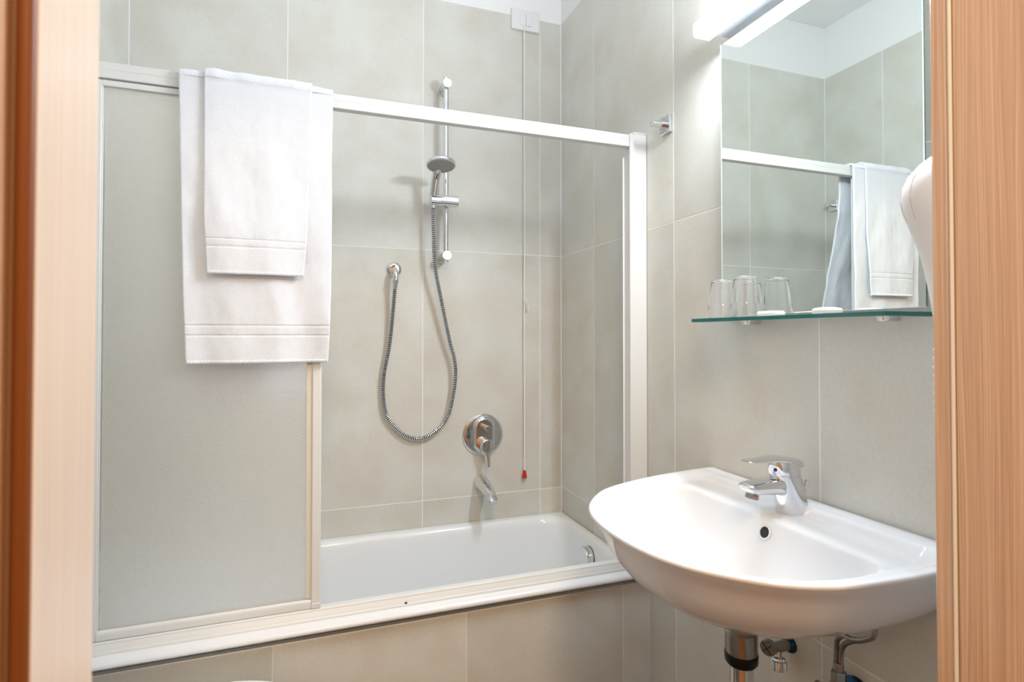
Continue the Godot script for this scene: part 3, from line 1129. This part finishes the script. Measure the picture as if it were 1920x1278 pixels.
func build_basin() -> void:
	var zc := 1.16
	var t := thing("washbasin", "white ceramic wall-hung washbasin under the glass shelf", "sink", Vector3(0, 0.64, zc))
	var by := 0.64
	var c := Vector2(-0.25, 0)
	var outer := outline([[-0.0006, 0.2915], [-0.03, 0.294], [-0.07, 0.295], [-0.11, 0.2945], [-0.15, 0.292], [-0.197, 0.286], [-0.245, 0.277], [-0.29, 0.262], [-0.33, 0.240], [-0.362, 0.212], [-0.39, 0.180], [-0.412, 0.147], [-0.43, 0.103], [-0.440, 0.052], [-0.443, 0.0]])
	var inner := outline([[-0.124, 0.13], [-0.126, 0.19], [-0.132, 0.218], [-0.148, 0.236], [-0.175, 0.245], [-0.21, 0.247], [-0.25, 0.241], [-0.29, 0.228], [-0.325, 0.206], [-0.352, 0.180], [-0.376, 0.145], [-0.396, 0.098], [-0.407, 0.05], [-0.41, 0.0]])
	var n := 168
	var ro := []
	var ri := []
	var an := []
	for i in n:
		var a := TAU * i / n
		an.append(a)
		ro.append(polar(outer, c, a))
		ri.append(polar(inner, c, a))
	var drain := Vector2(-0.215, 0)
	var ring := func(radius: Callable, height: Callable) -> PackedVector3Array:
		var r := PackedVector3Array()
		for i in n:
			var p: Vector2 = radius.call(i)
			r.append(Vector3(p.x, height.call(p) - by, p.y))
		return r
	var rings := []
	# bowl, from the drain up to the lip
	for q in [[0.06, 0.738], [0.2, 0.740], [0.36, 0.744], [0.52, 0.751], [0.65, 0.762], [0.76, 0.776], [0.845, 0.792], [0.905, 0.811], [0.95, 0.831], [0.975, 0.845], [0.99, 0.8545], [1.0, 0.8595]]:
		rings.append(ring.call(func(i: int) -> Vector2: return drain.lerp(c + Vector2(cos(an[i]), sin(an[i])) * ri[i], q[0]), func(_p: Vector2) -> float: return q[1]))
	# raised ledge along the wall, level deck for the tap, side rims that climb evenly to the ledge
	var deck := func(p: Vector2, s: float) -> float:
		var mid := lerpf(0.8665, 0.8825, smoothstep(-0.062, -0.046, p.x)) + 0.0055 * s * smoothstep(-0.12, -0.2, p.x)
		var side := lerpf(0.8725, 0.8832, clampf((p.x + 0.26) / 0.26, 0.0, 1.0))
		return lerpf(mid, side, smoothstep(0.245, 0.285, absf(p.y)) if p.x > -0.3 else 0.0)
	var k := 0
	for s in [0.03, 0.08, 0.16, 0.26, 0.36, 0.46, 0.53, 0.57, 0.60, 0.63, 0.66, 0.70, 0.76, 0.84, 0.92]:
		var lip: float = [0.0032, 0.0010, 0.0][mini(k, 2)]
		rings.append(ring.call(func(i: int) -> Vector2: return c + Vector2(cos(an[i]), sin(an[i])) * lerpf(ri[i], ro[i] - 0.004, s), func(p: Vector2) -> float: return deck.call(p, s) - lip))
		k += 1
	for q in [[-0.004, 0.0], [-0.0015, -0.0008], [-0.0004, -0.003], [0.0, -0.0065]]:
		rings.append(ring.call(func(i: int) -> Vector2: return c + Vector2(cos(an[i]), sin(an[i])) * (ro[i] + q[0]), func(p: Vector2) -> float: return deck.call(p, 1.0) + q[1]))
	# outside, tucking in under the bowl
	var foot := Vector2(-0.175, 0)
	for q in [[0.957, 0.8525], [0.919, 0.8355], [0.884, 0.8144], [0.838, 0.7932], [0.772, 0.7721], [0.66, 0.7509], [0.50, 0.734], [0.36, 0.7225], [0.235, 0.7145], [0.12, 0.710]]:
		rings.append(ring.call(func(i: int) -> Vector2:
			var p: Vector2 = foot.lerp(c + Vector2(cos(an[i]), sin(an[i])) * ro[i], q[0])
			if c.x + cos(an[i]) * ro[i] > -0.004:
				p.x = lerpf(-0.0006, p.x, smoothstep(0.78, 0.73, q[1]))
			return p, func(_p: Vector2) -> float: return q[1]))
	rings.reverse()
	var g := Geo.new()
	g.loft(rings)
	part("bowl", g, M.ceramic, t, 60.0)
	# overflow hole with a dark bore, on the back slope of the bowl
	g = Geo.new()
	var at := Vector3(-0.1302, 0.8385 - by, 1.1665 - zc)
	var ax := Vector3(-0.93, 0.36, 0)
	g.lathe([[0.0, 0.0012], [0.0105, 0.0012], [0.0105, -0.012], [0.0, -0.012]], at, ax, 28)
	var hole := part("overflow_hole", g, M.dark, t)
	g = Geo.new()
	g.lathe([[0.0102, -0.004], [0.0128, -0.001], [0.0126, 0.0014], [0.0112, 0.0022], [0.0102, 0.0014], [0.0102, -0.004]], at, ax, 28)
	part("hole_rim", g, M.ceramic, hole)
	g = Geo.new()
	g.lathe([[0.0, 0.004], [0.018, 0.004], [0.0215, 0.0025], [0.023, -0.001], [0.0, -0.001]], Vector3(-0.215, 0.7385 - by, 0), Vector3(0, 1, 0), 28)
	part("drain_plug", g, M.chrome, t)


func oval(c: Vector3, u: Vector3, w: Vector3, n := 28, pw := 1.0) -> PackedVector3Array:
	var r := PackedVector3Array()
	for i in n:
		var a := TAU * i / n
		r.append(c + u * signf(cos(a)) * pow(absf(cos(a)), pw) + w * signf(sin(a)) * pow(absf(sin(a)), pw))
	return r


func build_tap() -> void:
	var t := thing("basin_tap", "chrome single-lever tap on the back edge of the washbasin", "tap", Vector3(-0.056, 0.867, 1.16))
	var o := t.position
	var Z := Vector3(0, 0, 1)
	# leaning body
	var rings := []
	for q in [[-0.0225, -0.0890, 0.8665, 0.025], [-0.0228, -0.0893, 0.8685, 0.0255], [-0.0262, -0.0905, 0.879, 0.0250], [-0.0310, -0.0945, 0.895, 0.0243], [-0.0345, -0.0980, 0.908, 0.0240], [-0.0385, -0.1025, 0.922, 0.0236], [-0.0425, -0.1060, 0.934, 0.0232], [-0.0440, -0.1070, 0.9385, 0.0228]]:
		rings.append(oval(Vector3((q[0] + q[1]) * 0.5, q[2], 1.16) - o, Vector3((q[0] - q[1]) * 0.5, 0.0, 0), Z * q[3], 32))
	var g := Geo.new()
	g.loft(rings)
	var body := part("body", g, M.chrome, t, 50.0)
	# spout
	rings = []
	for q in [[-0.076, 0.897, 0.937, 0.0125], [-0.088, 0.9, 0.9368, 0.0178], [-0.1, 0.904, 0.9362, 0.0212], [-0.108, 0.9056, 0.9356, 0.0222], [-0.118, 0.9062, 0.9345, 0.0222], [-0.138, 0.9082, 0.9335, 0.0215], [-0.155, 0.9095, 0.932, 0.0205], [-0.166, 0.9125, 0.931, 0.0185], [-0.1705, 0.917, 0.929, 0.0155], [-0.172, 0.921, 0.926, 0.011]]:
		rings.append(oval(Vector3(q[0], (q[1] + q[2]) * 0.5, 1.16) - o, Vector3(0, (q[2] - q[1]) * 0.5, 0), Z * q[3], 32, 0.72))
	g = Geo.new()
	g.loft(rings)
	part("spout", g, M.chrome, body, 50.0)
	g = Geo.new()
	g.lathe([[0.0, 0.0], [0.0112, 0.0], [0.0112, 0.008], [0.0118, 0.0085], [0.0118, 0.014], [0.0105, 0.0155], [0.0, 0.0145]], Vector3(-0.151, 0.9155, 1.16) - o, Vector3(-0.22, -1, 0), 28)
	part("aerator", g, M.satin, body)
	g = Geo.new()
	g.lathe([[0.0, 0.0], [0.002, 0.0], [0.002, 0.0006], [0.0, 0.0006]], Vector3(-0.1545, 0.9075, 1.1712) - o, Vector3(-0.1, 0.05, 1), 12)
	part("dot", g, M.red, body)
	# neck and lever cap
	rings = []
	for q in [[-0.0455, -0.1045, 0.9385, 0.0215], [-0.0455, -0.1045, 0.9415, 0.0215], [-0.0445, -0.1085, 0.942, 0.0235], [-0.0445, -0.1090, 0.950, 0.0236], [-0.0450, -0.1095, 0.957, 0.0232], [-0.0470, -0.1100, 0.963, 0.0222], [-0.0510, -0.1090, 0.967, 0.0195], [-0.0600, -0.1050, 0.9695, 0.0130]]:
		rings.append(oval(Vector3((q[0] + q[1]) * 0.5, q[2], 1.16) - o, Vector3((q[0] - q[1]) * 0.5, 0, 0), Z * q[3], 32))
	g = Geo.new()
	g.loft(rings)
	var cap := part("lever_cap", g, M.chrome, t, 40.0)
	rings = []
	for q in [[-0.0455, 0.950, 0.962, 0.0165], [-0.05, 0.952, 0.9675, 0.0198], [-0.062, 0.956, 0.971, 0.0222], [-0.085, 0.961, 0.974, 0.0222], [-0.102, 0.9645, 0.9752, 0.0202], [-0.12, 0.9660, 0.9735, 0.0182], [-0.14, 0.9668, 0.9725, 0.0172], [-0.158, 0.9672, 0.972, 0.0160], [-0.166, 0.968, 0.9718, 0.0135], [-0.169, 0.969, 0.9714, 0.009]]:
		rings.append(oval(Vector3(q[0], (q[1] + q[2]) * 0.5, 1.16) - o, Vector3(0, (q[2] - q[1]) * 0.5, 0), Z * q[3], 28, 0.8))
	g = Geo.new()
	g.loft(rings)
	part("lever", g, M.chrome, cap, 50.0)
	g = Geo.new()
	g.lathe([[0.0, 0.0], [0.0033, 0.0], [0.003, 0.0007], [0.0, 0.0009]], Vector3(-0.1071, 0.9515, 1.169) - o, Vector3(-0.87, 0.05, 0.5), 20)
	part("cold_mark", g, M.blue, cap)
	# pop-up waste rod behind
	g = Geo.new()
	g.cyl(Vector3(-0.0335, 0.867, 1.16) - o, Vector3(-0.0245, 0.912, 1.16) - o, 0.0022, 10)
	g.lathe([[0.0028, 0.0], [0.0038, 0.001], [0.0055, 0.016], [0.0048, 0.0172], [0.0, 0.0175]], Vector3(-0.0255, 0.908, 1.16) - o, Vector3(0.28, 1, 0), 16)
	part("pop_up_rod", g, M.chrome, t)


func build_plumbing() -> void:
	var t := thing("drain_trap", "chrome waste pipe with a collar below the washbasin", "pipe", Vector3(-0.18, 0.1, 1.16))
	var g := Geo.new()
	g.lathe([[0.0, 0.609], [0.024, 0.609], [0.024, 0.57], [0.028, 0.565], [0.028, 0.545], [0.0275, 0.524], [0.0, 0.524]], Vector3.ZERO, Vector3(0, 1, 0), 28)
	part("collar", g, M.satin, t)
	g = Geo.new()
	g.lathe([[0.0, 0.528], [0.0285, 0.528], [0.0292, 0.524], [0.0285, 0.512], [0.0245, 0.507], [0.0, 0.507]], Vector3.ZERO, Vector3(0, 1, 0), 28)
	part("ring", g, M.hose_core, t)
	g = Geo.new()
	g.cyl(Vector3(0, 0.15, 0), Vector3(0, 0.512, 0), 0.0205, 28)
	part("tube", g, M.chrome, t)
	g = Geo.new()
	g.lathe([[0.0, 0.02], [0.026, 0.02], [0.034, 0.028], [0.034, 0.13], [0.03, 0.15], [0.0, 0.155]], Vector3.ZERO, Vector3(0, 1, 0), 28)
	g.cyl(Vector3(0.03, 0.11, 0), Vector3(0.1796, 0.11, 0), 0.016, 20)
	part("bottle", g, M.chrome, t)
	valve(Vector3(0, 0.5755, 1.097), "chrome angle valve on the wall, left one under the washbasin", false)
	valve(Vector3(0, 0.557, 1.246), "chrome angle valve on the wall, right one under the washbasin", true)


func valve(at: Vector3, label: String, right: bool) -> void:
	var t := thing("angle_valve", label, "valve", at, "angle valves under the washbasin")
	var g := Geo.new()
	var r := 0.036 if right else 0.0165
	g.lathe([[0.0, 0.0003], [r, 0.0003], [r * 1.02, 0.002], [r * 0.9, 0.007], [r * 0.55, 0.011], [0.0, 0.012]], Vector3.ZERO, Vector3(-1, 0, 0), 32)
	part("escutcheon", g, M.escutcheon, t)
	g = Geo.new()
	g.cyl(Vector3(-0.008, 0, 0), Vector3(-0.05, 0, 0), 0.0105, 20)
	part("valve_body", g, M.satin, t)
	if not right:
		# round head with a cross slot, towards the room
		g = Geo.new()
		g.lathe([[0.0, 0.0], [0.0145, 0.0], [0.0155, 0.002], [0.0155, 0.012], [0.0145, 0.0135], [0.0, 0.0135]], Vector3(-0.049, 0.004, -0.002), Vector3(-0.9, -0.05, 0.25), 24)
		var h := part("valve_head", g, M.satin, t)
		g = Geo.new()
		var d := Vector3(-0.9, -0.05, 0.25).normalized()
		var u := d.cross(Vector3.UP).normalized()
		var w := d.cross(u)
		var m := Vector3(-0.049, 0.004, -0.002) + d * 0.0136
		for e in [u + w, u - w]:
			g.tube([m - e * 0.009, m + e * 0.009], 0.0011, 6)
		part("slot", g, M.dark, h)
		# ribbed hand wheel
		var pr := []
		g = Geo.new()
		var ax := Vector3(-0.1, -1, 0.18)
		g.lathe([[0.0, 0.0], [0.0065, 0.0], [0.0065, 0.012], [0.0, 0.012]], Vector3(-0.037, -0.004, 0.006), ax, 16)
		var z := ax.normalized()
		var x := z.cross(Vector3.RIGHT).normalized()
		var y := z.cross(x)
		for q in [[0.008, 0.010], [0.012, 0.012], [0.0125, 0.016], [0.0148, 0.018], [0.0150, 0.032], [0.0138, 0.0345]]:
			var ring := PackedVector3Array()
			for i in 36:
				var a := TAU * i / 36
				var k: float = q[0] * (1.0 if i % 3 else 0.88)
				ring.append(Vector3(-0.037, -0.004, 0.006) + z * q[1] + (x * cos(a) + y * sin(a)) * k)
			pr.append(ring)
		g.loft(pr)
		part("hand_wheel", g, M.chrome, t)
		return
	g = Geo.new()
	g.cyl(Vector3(-0.046, -0.03, 0.0), Vector3(-0.046, 0.036, 0.0), 0.0138, 22)
	part("riser", g, M.satin, t)
	g = Geo.new()
	g.lathe([[0.0, 0.034], [0.0115, 0.034], [0.0128, 0.036], [0.0128, 0.056], [0.011, 0.058], [0.0, 0.058]], Vector3(-0.046, 0, 0), Vector3(0, 1, 0), 6)
	part("nut", g, M.satin, t)
	# round valve head pointing to the left
	g = Geo.new()
	g.lathe([[0.0, 0.0], [0.01, 0.0], [0.01, 0.016], [0.0175, 0.018], [0.018, 0.03], [0.0165, 0.032], [0.0, 0.032]], Vector3(-0.05, 0.006, -0.006), Vector3(-0.35, 0.0, -1), 26)
	part("valve_head", g, M.satin, t)
	# two supply hoses bending up under the basin
	for k in 2:
		g = Geo.new()
		var dz := 0.0045 * (1 if k else -1)
		var pts := [Vector3(-0.046, 0.058, dz * 0.6), Vector3(-0.046, 0.072, dz), Vector3(-0.048, 0.092, 0.003 + dz), Vector3(-0.053, 0.111, 0.012 + dz), Vector3(-0.062, 0.127, 0.030 + dz * 0.8), Vector3(-0.073, 0.142, 0.052 + dz * 0.5), Vector3(-0.082, 0.157, 0.078), Vector3(-0.087, 0.178, 0.098), Vector3(-0.082, 0.215, 0.085), Vector3(-0.062, 0.27, 0.0)]
		if k == 0:
			pts[2].y += 0.004
			pts[3] += Vector3(-0.004, 0.006, 0)
			pts[4] += Vector3(-0.004, 0.008, 0)
		g.tube(catmull(pts, 0.004), 0.0043, 10)
		part("supply_hose", g, M.satin, t)
	g = Geo.new()
	g.lathe([[0.0, 0.057], [0.0084, 0.057], [0.0088, 0.068], [0.008, 0.072], [0.0, 0.072]], Vector3(-0.046, 0, 0), Vector3(0, 1, 0), 16)
	part("ferrule", g, M.satin, t)


func build_dryer() -> void:
	var t := thing("hair_dryer", "white wall-hung hair dryer half hidden by the right door jamb", "hair dryer", Vector3(0, 1.35, 1.47))
	part("wall_cradle", bx(Vector3(-0.05, -0.09, -0.03), Vector3(-0.0003, 0.05, 0.05), 0.012), M.plastic_warm, t)
	# body: round head tapering into the handle that hangs down
	var rings := []
	for q in [[0.101, 0.004, 0.004, 0.0122], [0.0975, 0.018, 0.020, 0.0110], [0.0915, 0.030, 0.0325, 0.0112], [0.083, 0.040, 0.043, 0.0095], [0.070, 0.049, 0.0525, 0.0068], [0.055, 0.054, 0.057, 0.0044], [0.038, 0.056, 0.0585, 0.0034], [0.020, 0.054, 0.057, 0.0045], [0.004, 0.049, 0.052, 0.0052], [-0.015, 0.041, 0.044, 0.0034], [-0.038, 0.034, 0.038, 0.0045], [-0.065, 0.028, 0.034, 0.0055], [-0.095, 0.0245, 0.0315, 0.0078], [-0.125, 0.022, 0.029, 0.0095], [-0.15, 0.0205, 0.0265, 0.0105], [-0.158, 0.016, 0.021, 0.0115]]:
		rings.append(oval(Vector3(-0.103, q[0], q[3]), Vector3(q[1], 0, 0), Vector3(0, 0, q[2]), 36))
	var g := Geo.new()
	g.loft(rings)
	var body := part("casing", g, M.plastic_warm, t, 60.0)
	# moulded seams on the shell
	for s in [0.35, 0.75]:
		g = Geo.new()
		var pts := []
		for i in range(2, 9):
			var q: Array = [[0.0975, 0.018, 0.020, 0.0110], [0.0915, 0.030, 0.0325, 0.0112], [0.083, 0.040, 0.043, 0.0095], [0.070, 0.049, 0.0525, 0.0068], [0.055, 0.054, 0.057, 0.0044], [0.038, 0.056, 0.0585, 0.0034], [0.020, 0.054, 0.057, 0.0045], [0.004, 0.049, 0.052, 0.0052], [-0.015, 0.041, 0.044, 0.0034]][i - 1]
			var a: float = PI + s + (0.5 * (1.0 - i / 8.0) if s > 0.5 else 0.0)
			pts.append(Vector3(-0.103 + cos(a) * q[1] * 0.994, q[0], q[3] + sin(a) * q[2] * 0.994))
		g.tube(catmull(pts, 0.004), 0.00045, 6)
		part("seam", g, M.seam, body)
	# coiled cord from the handle down and back up to the wall
	var line := []
	for k in 60:
		var u := k / 59.0
		var a := PI * u
		line.append(Vector3(-0.07 - 0.03 * cos(a), -0.168 - 0.185 * sin(a), -0.024 + 0.012 * cos(a)))
	var fine := catmull(line, 0.0024)
	g = Geo.new()
	var coil := []
	for i in fine.size():
		var d: Vector3 = (fine[mini(i + 1, fine.size() - 1)] - fine[maxi(i - 1, 0)]).normalized()
		var e := d.cross(Vector3(0, 0, 1)).normalized()
		var a := TAU * i / 5.0
		coil.append(fine[i] + (e * cos(a) + d.cross(e) * sin(a)) * 0.0095)
	g.tube(catmull(coil, 0.003), 0.0026, 7)
	part("coiled_cord", g, M.plastic_warm, t, 70.0)


func build_toilet() -> void:
	var t := thing("toilet", "white toilet whose seat rim just shows at the bottom edge", "toilet", Vector3(-1.215, 0, 0.8425))
	var rings := []
	for q in [[0.0, 0.10, 0.11, 0.0], [0.05, 0.10, 0.11, 0.0], [0.2, 0.12, 0.115, 0.02], [0.32, 0.19, 0.16, 0.06], [0.4, 0.225, 0.18, 0.08], [0.435, 0.23, 0.185, 0.08]]:
		rings.append(oval(Vector3(q[3], q[0], 0), Vector3(q[1], 0, 0), Vector3(0, 0, q[2]), 40))
	var g := Geo.new()
	g.loft(rings)
	part("pan", g, M.ceramic, t, 50.0)
	rings = []
	for q in [[0.437, 0.226, 0.184], [0.44, 0.232, 0.19], [0.4665, 0.232, 0.19], [0.4705, 0.228, 0.186], [0.472, 0.2, 0.16]]:
		rings.append(oval(Vector3(0.08, q[0], 0), Vector3(q[1], 0, 0), Vector3(0, 0, q[2]), 48, 0.9))
	g = Geo.new()
	g.loft(rings)
	part("lid", g, M.plastic, t, 40.0)
	part("wall_bracket_cover", bx(Vector3(-0.2275, 0.1, -0.17), Vector3(-0.1, 0.43, 0.17), 0.012), M.ceramic, t)
